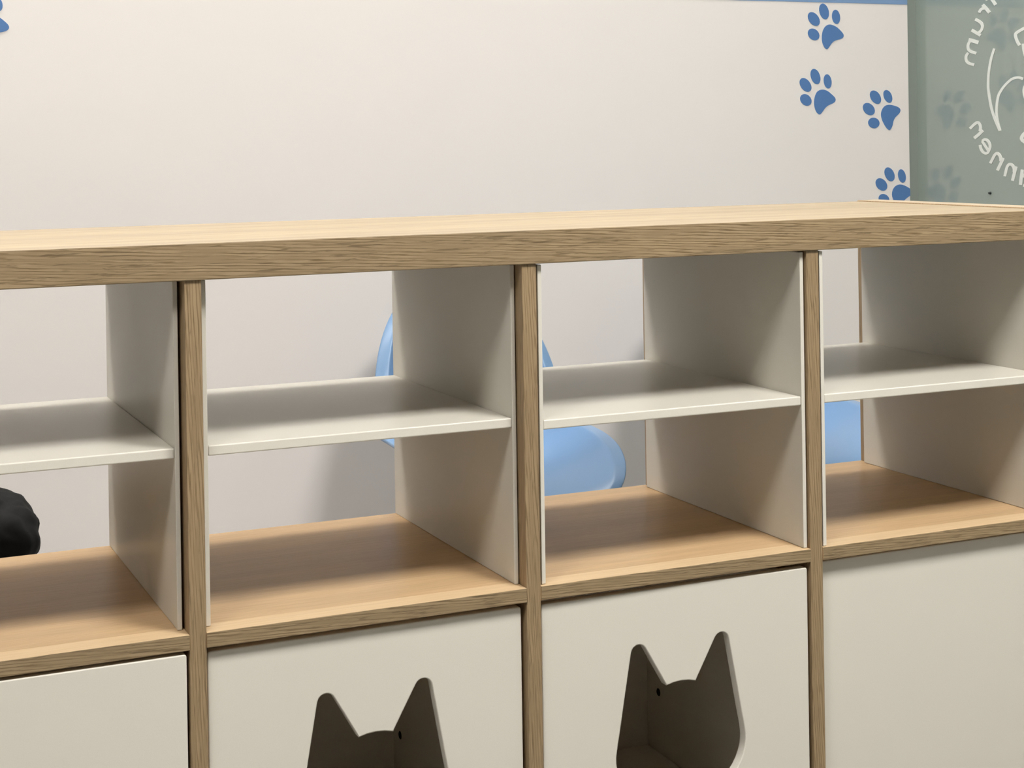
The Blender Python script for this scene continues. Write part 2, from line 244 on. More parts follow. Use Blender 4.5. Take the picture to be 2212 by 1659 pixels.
struct(box('trim_1', (XB, XG, YW+.002, YW+.10, 0, CEIL), alu_m))       # recessed channel between board and glass
glass = struct(box('wall_right', (XG, XG+.012, Y0, YW+.10, 0, CEIL), glass_m))
STROKES = [["letter_t",[[0.9033,1.1142],[0.9015,1.1126],[0.8989,1.1104],[0.8962,1.108],[0.8939,1.1057],[0.8918,1.1035],[0.8898,1.1011],[0.888,1.0988],[0.8867,1.0973]],[[0.8965,1.1175],[0.8948,1.116],[0.8922,1.1137],[0.8893,1.1111],[0.8867,1.1086],[0.8844,1.1061],[0.8822,1.1035],[0.8804,1.1012],[0.8791,1.0997]]],["letter_t",[[0.9121,1.1132],[0.9116,1.1123],[0.911,1.1109],[0.9104,1.1095],[0.9099,1.1085]],[[0.9058,1.1141],[0.9054,1.1131],[0.9048,1.1117],[0.9041,1.1103],[0.9037,1.1093]]],["letter_r",[[0.9226,1.1],[0.9208,1.0986],[0.9183,1.0965],[0.9155,1.0942],[0.9129,1.092],[0.9103,1.0897],[0.9075,1.0872],[0.905,1.085],[0.9032,1.0834]],[[0.9157,1.1036],[0.914,1.1022],[0.9114,1.1001],[0.9086,1.0978],[0.9059,1.0955],[0.9032,1.0931],[0.9004,1.0906],[0.8979,1.0884],[0.8962,1.0868]]],["letter_r",[[0.9118,1.0969],[0.9129,1.097],[0.9147,1.0973],[0.9169,1.0975],[0.9193,1.0974],[0.9214,1.0971],[0.9233,1.0966],[0.925,1.096],[0.9265,1.0953],[0.9279,1.0945],[0.929,1.0935],[0.9299,1.0927],[0.9306,1.0919],[0.9314,1.0909],[0.932,1.09],[0.9324,1.0892],[0.9327,1.0887]],[[0.9124,1.0917],[0.9136,1.0918],[0.9151,1.092],[0.9166,1.0922],[0.9175,1.0922],[0.9183,1.092],[0.9193,1.0917],[0.9204,1.0914],[0.9212,1.091],[0.9219,1.0906],[0.9225,1.0901],[0.9231,1.0895],[0.9236,1.0889],[0.9241,1.0882],[0.9246,1.0875],[0.925,1.0868],[0.9253,1.0863]]],["letter_u",[[0.9426,1.0737],[0.9407,1.0729],[0.9381,1.0718],[0.9353,1.0706],[0.9329,1.0694],[0.9309,1.0684],[0.9292,1.0674],[0.9278,1.0666],[0.9267,1.0657],[0.9259,1.0647],[0.9252,1.0636],[0.9247,1.0624],[0.9244,1.0614],[0.9244,1.0604],[0.9247,1.0593],[0.9251,1.0582],[0.9257,1.0572],[0.9263,1.0562],[0.927,1.0554],[0.9278,1.0546],[0.9285,1.0541],[0.9294,1.0536],[0.9307,1.0532],[0.9321,1.0527],[0.9331,1.0524]],[[0.9388,1.0781],[0.9369,1.0773],[0.9342,1.0762],[0.9312,1.0749],[0.9286,1.0736],[0.9263,1.0724],[0.9242,1.0713],[0.9222,1.0699],[0.9203,1.0684],[0.9189,1.0667],[0.9178,1.0649],[0.917,1.0631],[0.9166,1.0613],[0.9166,1.0595],[0.9169,1.0578],[0.9175,1.0563],[0.9183,1.0549],[0.9191,1.0535],[0.9202,1.0523],[0.9214,1.0511],[0.9229,1.05],[0.9247,1.0491],[0.9267,1.0484],[0.9283,1.0479],[0.9293,1.0476]]],["letter_u",[[0.9546,1.0535],[0.9525,1.0525],[0.9496,1.0512],[0.9462,1.0497],[0.9428,1.0481],[0.939,1.0464],[0.9348,1.0444],[0.931,1.0426],[0.9283,1.0414]],[[0.9498,1.0585],[0.9477,1.0576],[0.9448,1.0563],[0.9414,1.0547],[0.9379,1.0531],[0.9341,1.0514],[0.9299,1.0494],[0.9261,1.0476],[0.9235,1.0463]]],["letter_m",[[0.9623,1.0345],[0.96,1.034],[0.9568,1.0333],[0.9532,1.0325],[0.9496,1.0316],[0.9457,1.0306],[0.9412,1.0293],[0.9371,1.0282],[0.9343,1.0274]],[[0.9596,1.0413],[0.9573,1.0408],[0.9541,1.0401],[0.9503,1.0392],[0.9465,1.0383],[0.9423,1.0371],[0.9377,1.0359],[0.9336,1.0347],[0.9308,1.0339]]],["letter_m",[[0.9607,1.0363],[0.9614,1.0356],[0.9625,1.0345],[0.9637,1.0332],[0.9648,1.0319],[0.9656,1.0306],[0.9663,1.0293],[0.9668,1.0278],[0.9671,1.0262],[0.9671,1.0244],[0.967,1.0226],[0.9665,1.0206],[0.9655,1.0187],[0.964,1.0169],[0.9622,1.0155],[0.9602,1.0142],[0.9579,1.0131],[0.9553,1.0121],[0.9527,1.0113],[0.9502,1.0107],[0.948,1.0101],[0.9459,1.0095],[0.9436,1.0089],[0.9417,1.0083],[0.9403,1.0079]],[[0.9539,1.033],[0.9546,1.0323],[0.9556,1.0313],[0.9566,1.0303],[0.9574,1.0293],[0.958,1.0284],[0.9585,1.0274],[0.9588,1.0265],[0.959,1.0254],[0.959,1.0242],[0.9589,1.0228],[0.9586,1.0215],[0.9581,1.0205],[0.9574,1.0197],[0.9565,1.019],[0.9552,1.0182],[0.9538,1.0175],[0.9522,1.0169],[0.9501,1.0163],[0.9478,1.0157],[0.9454,1.0151],[0.9431,1.0144],[0.9409,1.0137],[0.9389,1.0132],[0.9376,1.0128]]],["letter_m",[[0.9656,1.0144],[0.9667,1.0136],[0.9684,1.0123],[0.9703,1.0107],[0.9718,1.009],[0.9728,1.0071],[0.9733,1.0052],[0.9735,1.0034],[0.9734,1.0016],[0.973,0.9998],[0.9723,0.998],[0.9712,0.9962],[0.9699,0.9946],[0.9681,0.9931],[0.9661,0.9918],[0.964,0.9908],[0.962,0.99],[0.9598,0.9892],[0.9576,0.9886],[0.9556,0.9882],[0.9538,0.9878],[0.9518,0.9874],[0.9496,0.9869],[0.9477,0.9865],[0.9464,0.9862]],[[0.9593,1.0108],[0.9604,1.0099],[0.962,1.0087],[0.9635,1.0075],[0.9644,1.0065],[0.9649,1.0054],[0.9652,1.0042],[0.9654,1.0029],[0.9653,1.0017],[0.9651,1.0005],[0.9646,0.9993],[0.9639,0.9982],[0.9632,0.9973],[0.9623,0.9966],[0.9611,0.9959],[0.9597,0.9952],[0.9582,0.9945],[0.9568,0.9941],[0.9553,0.9937],[0.9535,0.9933],[0.9517,0.9929],[0.9497,0.9924],[0.9476,0.992],[0.9457,0.9916],[0.9444,0.9913]]],["animal_outline",[[0.891,1.0173],[0.8925,1.0145],[0.8948,1.0103],[0.8973,1.0055],[0.8994,1.0009],[0.9012,0.9964],[0.9027,0.9919],[0.9041,0.9874],[0.9053,0.9829],[0.9064,0.9783],[0.9074,0.9738],[0.9082,0.9693],[0.9089,0.9647],[0.9094,0.96],[0.9098,0.9552],[0.9101,0.9505],[0.9102,0.9465],[0.9101,0.9433],[0.9098,0.9406],[0.9095,0.9382],[0.909,0.9356],[0.9086,0.9327],[0.9081,0.9298],[0.9074,0.9265],[0.9066,0.9228],[0.9056,0.9184],[0.9045,0.9134],[0.9032,0.9082],[0.9016,0.9032],[0.8997,0.8982],[0.8975,0.8933],[0.8952,0.8885],[0.893,0.8841],[0.8907,0.8799],[0.8884,0.8761],[0.8863,0.8725],[0.8843,0.8694],[0.8826,0.8666],[0.881,0.8641],[0.8797,0.862],[0.8788,0.8606]],[[0.8846,1.0155],[0.8862,1.0126],[0.8885,1.0085],[0.8909,1.0038],[0.8929,0.9993],[0.8946,0.9951],[0.8961,0.9907],[0.8974,0.9863],[0.8986,0.9818],[0.8997,0.9774],[0.9006,0.973],[0.9014,0.9685],[0.9021,0.9641],[0.9026,0.9595],[0.903,0.9547],[0.9033,0.9502],[0.9034,0.9463],[0.9033,0.9433],[0.9031,0.9409],[0.9027,0.9386],[0.9023,0.9359],[0.9018,0.9331],[0.9013,0.9302],[0.9007,0.927],[0.8999,0.9233],[0.8989,0.9189],[0.8978,0.914],[0.8965,0.909],[0.895,0.9041],[0.8932,0.8993],[0.8911,0.8945],[0.8888,0.8899],[0.8866,0.8855],[0.8845,0.8815],[0.8822,0.8777],[0.8801,0.8742],[0.8782,0.8711],[0.8764,0.8683],[0.8749,0.8659],[0.8736,0.8638],[0.8726,0.8624]]],["animal_outline",[[0.8096,0.9579],[0.8109,0.9584],[0.8129,0.9591],[0.8153,0.9598],[0.8176,0.9605],[0.8198,0.9609],[0.822,0.9613],[0.8246,0.9615],[0.8274,0.9615],[0.8305,0.9614],[0.834,0.9611],[0.8378,0.9605],[0.8416,0.9595],[0.8452,0.9582],[0.8487,0.9565],[0.8521,0.9546],[0.8555,0.9526],[0.859,0.9504],[0.8625,0.948],[0.866,0.9454],[0.8692,0.9428],[0.8723,0.94],[0.8753,0.9371],[0.8781,0.9341],[0.8805,0.931],[0.8822,0.928],[0.8835,0.925],[0.8845,0.9219],[0.8854,0.9186],[0.8863,0.9151],[0.887,0.9113],[0.8876,0.9073],[0.888,0.9034],[0.8882,0.8996],[0.8881,0.8957],[0.8879,0.8919],[0.8874,0.8881],[0.8867,0.8843],[0.8858,0.8805],[0.8848,0.8768],[0.8837,0.8733],[0.8824,0.8697],[0.8809,0.8661],[0.8795,0.863],[0.8786,0.8609]],[[0.8123,0.9538],[0.8137,0.9543],[0.8156,0.9549],[0.8176,0.9556],[0.8195,0.9561],[0.8213,0.9564],[0.823,0.9567],[0.8247,0.9569],[0.8268,0.9569],[0.8295,0.9568],[0.8325,0.9565],[0.8356,0.956],[0.8385,0.9553],[0.8414,0.9542],[0.8445,0.9527],[0.8476,0.951],[0.8508,0.9491],[0.8541,0.947],[0.8574,0.9447],[0.8607,0.9423],[0.8638,0.9398],[0.8667,0.9371],[0.8695,0.9344],[0.8721,0.9317],[0.8741,0.929],[0.8757,0.9263],[0.8768,0.9237],[0.8777,0.9208],[0.8786,0.9177],[0.8794,0.9143],[0.8801,0.9106],[0.8807,0.9068],[0.881,0.9031],[0.8812,0.8994],[0.8811,0.8958],[0.8809,0.8921],[0.8805,0.8885],[0.8798,0.8849],[0.879,0.8813],[0.878,0.8777],[0.8769,0.8743],[0.8757,0.8709],[0.8742,0.8674],[0.8729,0.8643],[0.8719,0.8621]]],["animal_outline",[[0.7989,1.0544],[0.8007,1.0539],[0.8033,1.0531],[0.8062,1.0522],[0.809,1.0513],[0.8117,1.0505],[0.8144,1.0496],[0.817,1.0488],[0.8196,1.0479],[0.8219,1.0471],[0.8244,1.0463],[0.8267,1.0454],[0.8288,1.0444],[0.8305,1.0434],[0.832,1.0422],[0.8332,1.0406],[0.8337,1.0387],[0.8336,1.0366],[0.8331,1.0345],[0.8324,1.0324],[0.8316,1.0305],[0.8307,1.0287],[0.8298,1.0268],[0.8287,1.0251],[0.8276,1.0233],[0.8262,1.0215],[0.8247,1.0197],[0.8233,1.0182],[0.8224,1.0172]],[[0.7952,1.0493],[0.797,1.0488],[0.7996,1.048],[0.8025,1.0471],[0.8052,1.0462],[0.8078,1.0454],[0.8105,1.0446],[0.8131,1.0437],[0.8156,1.0429],[0.818,1.0421],[0.8202,1.0413],[0.8221,1.0406],[0.8235,1.0399],[0.8245,1.0393],[0.8252,1.0388],[0.8255,1.0384],[0.8256,1.0379],[0.8256,1.0368],[0.8252,1.0352],[0.8245,1.0334],[0.8238,1.0317],[0.8231,1.0301],[0.8223,1.0285],[0.8213,1.0269],[0.8204,1.0255],[0.8192,1.0239],[0.8178,1.0223],[0.8165,1.0209],[0.8156,1.0198]]],["animal_outline",[[0.813,1.0211],[0.8129,1.0194],[0.8127,1.017],[0.8124,1.0142],[0.8119,1.0115],[0.8114,1.009],[0.8107,1.0064],[0.8099,1.004],[0.809,1.0015],[0.808,0.999],[0.8068,0.9965],[0.8056,0.9944],[0.8049,0.9929]],[[0.8044,1.021],[0.8043,1.0194],[0.8041,1.0169],[0.8038,1.0143],[0.8034,1.0118],[0.8029,1.0096],[0.8022,1.0072],[0.8015,1.0049],[0.8008,1.0027],[0.7998,1.0005],[0.7987,0.9981],[0.7976,0.996],[0.7968,0.9946]]],["animal_outline",[[0.8097,0.9437],[0.8102,0.9425],[0.8111,0.9408],[0.812,0.9386],[0.8125,0.9362],[0.8126,0.9337],[0.8124,0.9311],[0.812,0.9285],[0.8114,0.926],[0.8105,0.9235],[0.8094,0.921],[0.8083,0.9189],[0.8076,0.9174]],[[0.8027,0.9419],[0.8032,0.9407],[0.804,0.9391],[0.8048,0.9373],[0.8052,0.9356],[0.8052,0.9336],[0.805,0.9314],[0.8047,0.929],[0.8042,0.9269],[0.8034,0.9247],[0.8024,0.9224],[0.8014,0.9204],[0.8007,0.9189]]],["animal_outline",[[0.8077,0.8606],[0.8092,0.8596],[0.8113,0.8583],[0.8137,0.8567],[0.8159,0.8551],[0.8176,0.8535],[0.8191,0.852],[0.8203,0.8503],[0.8212,0.8485],[0.8215,0.8466],[0.8211,0.8448],[0.8201,0.8431],[0.8186,0.8416],[0.8165,0.8401],[0.814,0.8388],[0.8117,0.8376],[0.8102,0.8369]],[[0.8015,0.8558],[0.8029,0.8549],[0.805,0.8536],[0.8071,0.8522],[0.8088,0.851],[0.81,0.8498],[0.8111,0.8487],[0.8118,0.8477],[0.8121,0.8471],[0.8122,0.8467],[0.8121,0.8465],[0.8119,0.8462],[0.8115,0.8457],[0.8104,0.8449],[0.8084,0.8439],[0.8063,0.8428],[0.8048,0.8421]]],["letter_n",[[0.9582,0.8647],[0.9565,0.8658],[0.954,0.8674],[0.9513,0.8692],[0.9489,0.8706],[0.9469,0.8719],[0.9451,0.8729],[0.9435,0.8738],[0.942,0.8745],[0.9405,0.8751],[0.9394,0.8755],[0.9389,0.8756],[0.939,0.8756],[0.9387,0.8755],[0.9378,0.8749],[0.9368,0.874],[0.936,0.873],[0.9354,0.872],[0.935,0.8708],[0.9347,0.8694],[0.9347,0.8681],[0.9349,0.8667],[0.9354,0.8649],[0.9361,0.8632],[0.9365,0.862]],[[0.9639,0.8686],[0.9622,0.8697],[0.9596,0.8713],[0.9569,0.873],[0.9544,0.8746],[0.9524,0.8758],[0.9504,0.877],[0.9484,0.8781],[0.9464,0.879],[0.9445,0.8798],[0.9423,0.8805],[0.9397,0.8809],[0.9365,0.8807],[0.9338,0.8797],[0.9318,0.8783],[0.9301,0.8768],[0.9288,0.8752],[0.9278,0.8735],[0.9272,0.8717],[0.9268,0.8698],[0.9267,0.8679],[0.927,0.8658],[0.9277,0.8637],[0.9283,0.8619],[0.9288,0.8607]]],["letter_n",[[0.9271,0.8649],[0.9292,0.8636],[0.9321,0.8616],[0.9353,0.8595],[0.9385,0.8576],[0.9419,0.8557],[0.9458,0.8536],[0.9493,0.8518],[0.9518,0.8505]],[[0.9208,0.8606],[0.9228,0.8593],[0.9257,0.8573],[0.9291,0.8551],[0.9325,0.853],[0.9362,0.851],[0.9402,0.8489],[0.9437,0.847],[0.9462,0.8458]]],["letter_e",[[0.9362,0.8349],[0.9359,0.8336],[0.9356,0.8317],[0.935,0.8295],[0.9342,0.8274],[0.933,0.8255],[0.9316,0.8237],[0.9299,0.8219],[0.928,0.8204],[0.9258,0.8191],[0.9233,0.818],[0.9206,0.8171],[0.9178,0.8166],[0.9149,0.8166],[0.9122,0.8171],[0.9096,0.8179],[0.9073,0.8192],[0.9054,0.821],[0.9039,0.8229],[0.9028,0.8249],[0.9018,0.8269],[0.9012,0.8287],[0.9007,0.8306],[0.9005,0.8325],[0.9007,0.8345],[0.9013,0.8365],[0.9022,0.8385],[0.9033,0.8404],[0.9046,0.842],[0.906,0.8435],[0.9076,0.8447],[0.9094,0.8458],[0.9112,0.8466],[0.9131,0.8472],[0.9152,0.8477],[0.9176,0.848],[0.9203,0.8478],[0.923,0.847],[0.9253,0.846],[0.9272,0.845],[0.9285,0.8444]],[[0.9288,0.8355],[0.9286,0.8342],[0.9282,0.8325],[0.9278,0.8306],[0.9271,0.829],[0.9263,0.8276],[0.9252,0.8262],[0.9239,0.8249],[0.9227,0.8239],[0.9212,0.823],[0.9195,0.8223],[0.918,0.8217],[0.9167,0.8215],[0.9157,0.8215],[0.9146,0.8217],[0.9136,0.822],[0.9127,0.8225],[0.9117,0.8235],[0.9106,0.8249],[0.9096,0.8266],[0.9089,0.8282],[0.9083,0.8297],[0.908,0.8311],[0.9078,0.8325],[0.9079,0.8338],[0.9084,0.8353],[0.9091,0.8368],[0.91,0.8383],[0.9109,0.8396],[0.9119,0.8405],[0.9128,0.8412],[0.9139,0.8419],[0.915,0.8423],[0.916,0.8427],[0.917,0.843],[0.9179,0.8431],[0.9184,0.843],[0.9194,0.8427],[0.9211,0.842],[0.9228,0.8411],[0.924,0.8405]]],["letter_e",[[0.9291,0.8413],[0.9276,0.8396],[0.9254,0.8372],[0.923,0.8344],[0.9206,0.8318],[0.9182,0.8293],[0.9157,0.8266],[0.9134,0.8243],[0.9118,0.8227]],[[0.9234,0.8436],[0.9219,0.8419],[0.9197,0.8394],[0.9173,0.8367],[0.915,0.8342],[0.9127,0.8317],[0.9102,0.8291],[0.9079,0.8267],[0.9063,0.8251]]],["letter_n",[[0.9003,0.7989],[0.8992,0.8002],[0.8977,0.8022],[0.896,0.8044],[0.8943,0.8064],[0.8927,0.8085],[0.8911,0.8106],[0.8896,0.8125],[0.8882,0.814],[0.8868,0.8151],[0.8856,0.816],[0.8848,0.8164],[0.8846,0.8165],[0.8845,0.8164],[0.8838,0.8162],[0.8829,0.8157],[0.8819,0.815],[0.881,0.8141],[0.8801,0.8129],[0.8794,0.8115],[0.8788,0.8101],[0.8786,0.8087],[0.8785,0.807],[0.8786,0.8053],[0.8786,0.8041]],[[0.9072,0.8013],[0.9061,0.8026],[0.9046,0.8046],[0.9028,0.8068],[0.9012,0.8088],[0.8996,0.8108],[0.898,0.813],[0.8963,0.8151],[0.8945,0.817],[0.8926,0.8185],[0.8907,0.8199],[0.8884,0.821],[0.8855,0.8217],[0.8823,0.8215],[0.8798,0.8207],[0.8776,0.8196],[0.8758,0.8183],[0.8743,0.8167],[0.8731,0.815],[0.872,0.8131],[0.8713,0.8112],[0.8709,0.8092],[0.8708,0.8071],[0.8709,0.8053],[0.8709,0.8041]]],["letter_n",[[0.8715,0.8114],[0.8729,0.8093],[0.875,0.8064],[0.8774,0.8031],[0.8797,0.8],[0.882,0.7967],[0.8845,0.7933],[0.8868,0.7901],[0.8883,0.7879]],[[0.8637,0.8089],[0.8651,0.8068],[0.8672,0.8039],[0.8696,0.8006],[0.8718,0.7975],[0.8742,0.7942],[0.8767,0.7908],[0.8789,0.7876],[0.8805,0.7855]]],["letter_n",[[0.8607,0.7754],[0.8601,0.777],[0.8593,0.7795],[0.8583,0.7821],[0.8574,0.7846],[0.8566,0.7868],[0.8558,0.7889],[0.855,0.7908],[0.854,0.7924],[0.8529,0.7938],[0.8517,0.7951],[0.8506,0.7959],[0.85,0.7962],[0.8494,0.7962],[0.8484,0.7961],[0.8471,0.7957],[0.8461,0.7952],[0.8452,0.7944],[0.8441,0.7931],[0.8432,0.7915],[0.8426,0.7901],[0.8423,0.7887],[0.8424,0.7871],[0.8426,0.7855],[0.8428,0.7843]],[[0.8681,0.7764],[0.8675,0.7781],[0.8667,0.7805],[0.8658,0.7832],[0.8648,0.7857],[0.864,0.7879],[0.8631,0.7902],[0.8621,0.7924],[0.8609,0.7946],[0.8593,0.7965],[0.8576,0.7982],[0.8554,0.7998],[0.8525,0.801],[0.8493,0.8014],[0.8462,0.8011],[0.8433,0.8003],[0.8408,0.799],[0.8388,0.7973],[0.8373,0.7954],[0.8361,0.7933],[0.8352,0.7912],[0.8348,0.7891],[0.8349,0.7869],[0.8351,0.7852],[0.8353,0.784]]],["letter_n",[[0.8369,0.7953],[0.8378,0.7929],[0.8393,0.7894],[0.8409,0.7856],[0.8423,0.7819],[0.8438,0.7782],[0.8452,0.7743],[0.8465,0.7709],[0.8474,0.7685]],[[0.8287,0.7938],[0.8297,0.7914],[0.8311,0.788],[0.8327,0.7842],[0.8341,0.7805],[0.8355,0.7769],[0.8369,0.7731],[0.8382,0.7696],[0.8391,0.7672]]],["letter_a",[[0.8205,0.7894],[0.821,0.7869],[0.8218,0.7832],[0.8226,0.7791],[0.8234,0.7753],[0.8242,0.7714],[0.825,0.7673],[0.8257,0.7636],[0.8262,0.7611]],[[0.8119,0.7887],[0.8124,0.7862],[0.8132,0.7826],[0.814,0.7785],[0.8148,0.7746],[0.8156,0.7708],[0.8164,0.7667],[0.8171,0.763],[0.8176,0.7605]]],["letter_a",[[0.8152,0.7578],[0.814,0.7577],[0.812,0.7573],[0.8094,0.7571],[0.8063,0.7575],[0.8037,0.7586],[0.8018,0.7599],[0.8003,0.7615],[0.799,0.7631],[0.7981,0.7648],[0.7973,0.7666],[0.7969,0.7687],[0.7969,0.7708],[0.7973,0.773],[0.7981,0.7754],[0.7992,0.7776],[0.8008,0.7796],[0.8031,0.7812],[0.8057,0.7821],[0.8087,0.7825],[0.812,0.782],[0.8147,0.7805],[0.8163,0.7786],[0.8174,0.7771],[0.8181,0.7761]],[[0.8133,0.7628],[0.812,0.7626],[0.8104,0.7624],[0.8091,0.7622],[0.8087,0.7623],[0.8083,0.7625],[0.8074,0.7631],[0.8065,0.764],[0.8057,0.7651],[0.805,0.7662],[0.8045,0.7675],[0.8042,0.7689],[0.8042,0.7703],[0.8045,0.7719],[0.8052,0.7738],[0.806,0.7755],[0.8067,0.7765],[0.8074,0.777],[0.8083,0.7773],[0.8091,0.7774],[0.8089,0.7775],[0.809,0.7774],[0.8098,0.7763],[0.8108,0.7749],[0.8115,0.7739]]]]
def ribbon(name, L, R, gi):
    bm = bmesh.new()
    n = len(L)
    def row(off): return [(bm.verts.new((XG+off, *a)), bm.verts.new((XG+off, *b))) for a, b in zip(L, R)]
    f, k = row(-.0006-.00012*gi), row(.0003)
    for i in range(n-1):
        bm.faces.new((f[i][0], f[i+1][0], f[i+1][1], f[i][1]))
        bm.faces.new((k[i][0], k[i][1], k[i+1][1], k[i+1][0]))
        for s in (0, 1): bm.faces.new((f[i][s], k[i][s], k[i+1][s], f[i+1][s]))
    for i in (0, n-1): bm.faces.new((f[i][0], f[i][1], k[i][1], k[i][0]))
    bmesh.ops.recalc_face_normals(bm, faces=bm.faces)
    return bm
letters = []
for gi, (nm, L, R) in enumerate(STROKES):       # strokes of one character share one mesh
    bm = ribbon(nm, L, R, gi % 5)
    letters.append((nm, bm))
groups = [[0, 1], [2, 3], [4, 5], [6, 7, 8], [9], [10], [11], [12], [13], [14], [15, 16], [17, 18], [19, 20], [21, 22], [23, 24]]
for g in groups:
    nm = letters[g[0]][0]; big = bmesh.new()
    for i in g:
        tmp = bpy.data.meshes.new('tmp'); letters[i][1].to_mesh(tmp); letters[i][1].free(); big.from_mesh(tmp); bpy.data.meshes.remove(tmp)
    me = bpy.data.meshes.new(nm); big.to_mesh(me); big.free(); me.materials.append(white_vinyl)
    link(nm, me, glass)
def disc(name, r, t, axis, loc, mm, parent, n=20, rim=0):
    bm = bmesh.new(); bmesh.ops.create_cone(bm, cap_ends=True, segments=n, radius1=r, radius2=r*.8, depth=t)
    rot = {'X': Matrix.Rotation(math.pi/2, 3, 'Y'), '-X': Matrix.Rotation(-math.pi/2, 3, 'Y'), 'Y': Matrix.Rotation(math.pi/2, 3, 'X'), 'Z': Matrix.Identity(3)}[axis]
    bmesh.ops.rotate(bm, verts=bm.verts, matrix=rot)
    if rim: bmesh.ops.bevel(bm, geom=list(bm.edges), offset=rim, segments=2, affect='EDGES')
    me = bpy.data.meshes.new(name); bm.to_mesh(me); bm.free(); me.materials.append(mm)
    return link(name, me, parent, loc)
disc('glass_screw', .0027, .004, '-X', (XG-.0024, .905, .7438), metal_m, glass)

# ---------------------------------------------------------------- ceiling fittings
fit0 = None
for i, (lx_, ly_, hx, hy, st) in enumerate(LAMPS):
    t = empty('ceiling_light', '%s flush ceiling light panel with white frame, %s' % (
        'square' if hx == hy else 'long',
        ['front row, far left', 'front row, above the viewer', 'front row, nearest the glass wall', 'rear row by the wall, far left', 'rear row by the wall, middle',
         'rear row by the wall, nearest the glass'][i]), 'ceiling light', (lx_, ly_, CEIL-.02), 'ceiling light panels')
    box('diffuser', (-hx, hx, -hy, hy, 0, .008), lamp_mat(st), t)
    fx, fy = hx+.015, hy+.015
    for a in ((-fx, fx, -fy, -hy), (-fx, fx, hy, fy), (-fx, -hx, -hy, hy), (hx, fx, -hy, hy)):
        box('frame_bar', (*a, -.004, .019), white_foil, t)

# ---------------------------------------------------------------- the oak cube shelf
P, TD = .351, .0163
ZT, ZU, ZS, ZB = .761, .7257, .3897, .3748     # top of top, underside of top, top and underside of the middle boards
ZC = ZB-.336                                   # top of the bottom board
DEP = .39
XL, XR = -.3347-.0365, 1.053+.0375
unit = empty('cube_shelf', 'light oak open cube shelf unit, four cells wide, two rows high, standing on the floor', 'shelf', (0, 0, 0))
def pk_x(n, c, strip):                                # horizontal board: front/back band, front strip on top, face
    if abs(n.y) > .8: return 1
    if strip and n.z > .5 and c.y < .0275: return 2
    return 0
def hboard(name, x0, x1, y0, y1, z0, z1, bev, strip=True):
    bm = bmesh.new()
    bmesh.ops.create_cube(bm, size=1)
    for v in bm.verts:
        v.co = Vector(((x0+x1)/2 + v.co.x*(x1-x0), (y0+y1)/2 + v.co.y*(y1-y0), (z0+z1)/2 + v.co.z*(z1-z0)))
    bmesh.ops.bevel(bm, geom=list(bm.edges), offset=bev, segments=2, affect='EDGES', profile=.5)
    if strip:
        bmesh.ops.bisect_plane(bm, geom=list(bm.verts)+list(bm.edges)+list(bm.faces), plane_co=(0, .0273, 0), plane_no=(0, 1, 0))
    for f in bm.faces:
        f.material_index = pk_x(f.normal, f.calc_center_median(), strip)
    me = bpy.data.meshes.new(name); bm.to_mesh(me); bm.free()
    for mm in (oak_face_x if strip else oak_top_x, oak_edge_x, oak_strip_x): me.materials.append(mm)
    return link(name, me, unit)
hboard('top_board', XL+.0365, XR-.0375, -.0012, DEP, ZU, ZT, .0009, False)
hboard('bottom_board', XL+.0365, XR-.0375, 0, DEP, 0, ZC, .0009, False)
pk_z = lambda n, c: 1 if abs(n.y) > .8 else (2 if abs(n.z) > .8 else 0)
for x0, x1 in ((XL, XL+.0365), (XR-.0375, XR)):
    box('side_board', (x0, x1, -.0012, DEP+.001, 0, ZT+.0016), [oak_edge_z, oak_edge_z, oak_face_y], unit, .0008, pk_z)
for i in range(3):
    box('divider', (i*P, i*P+TD, .0012, DEP, ZC, ZU), [oak_edge_z, oak_edge_z, oak_face_y], unit, .0007, pk_z)
for i in range(4):
    a = XL+.0365 if i == 0 else (i-1)*P+TD
    hboard('middle_board', a, (XR-.0375) if i == 3 else i*P, 0, DEP-.0005, ZB, ZS, .0007)

# ---------------------------------------------------------------- white shelf inserts of the upper row
INS = [ # outer right x, front recess, shelf z, label
    (-.0030, .0185, .5645, 'white shelf insert in the leftmost upper cell, black bag seen behind it'),
    (.3496, .0180, .5641, 'white shelf insert in the second upper cell, blue chair back behind its right panel'),
    (.7004, .0052, .5612, 'white shelf insert in the third upper cell, blue chair seat seen below its shelf'),
    (1.0505, .0030, .5617, 'white shelf insert in the rightmost upper cell, wood side board showing at its back')]
pk_e = lambda n, c: 1 if n.y < -.5 else 0         # whiter edge band on the front
IT, IWD, IDEP = .0047, .330, .3705
for xr, yr, zsf, lb in INS:
    xl = xr-IWD
    if xl < XL+.0365: xl = XL+.0385
    r = empty('shelf_insert', lb, 'shelf insert', (xl, yr, ZS), 'white inserts in the upper row')
    w = xr-xl
    hgt = .7240-ZS
    for a, b in ((0, IT), (w-IT, w)):
        box('side_panel', (a, b, 0, IDEP, .0003, hgt), [white_foil, white_door], r, .0007, pk_e)
    box('shelf', (IT+.0002, w-IT-.0002, .0008, IDEP-.006, zsf-ZS-.0102, zsf-ZS), [white_shelf, white_door], r, .0014, pk_e, seg=3)

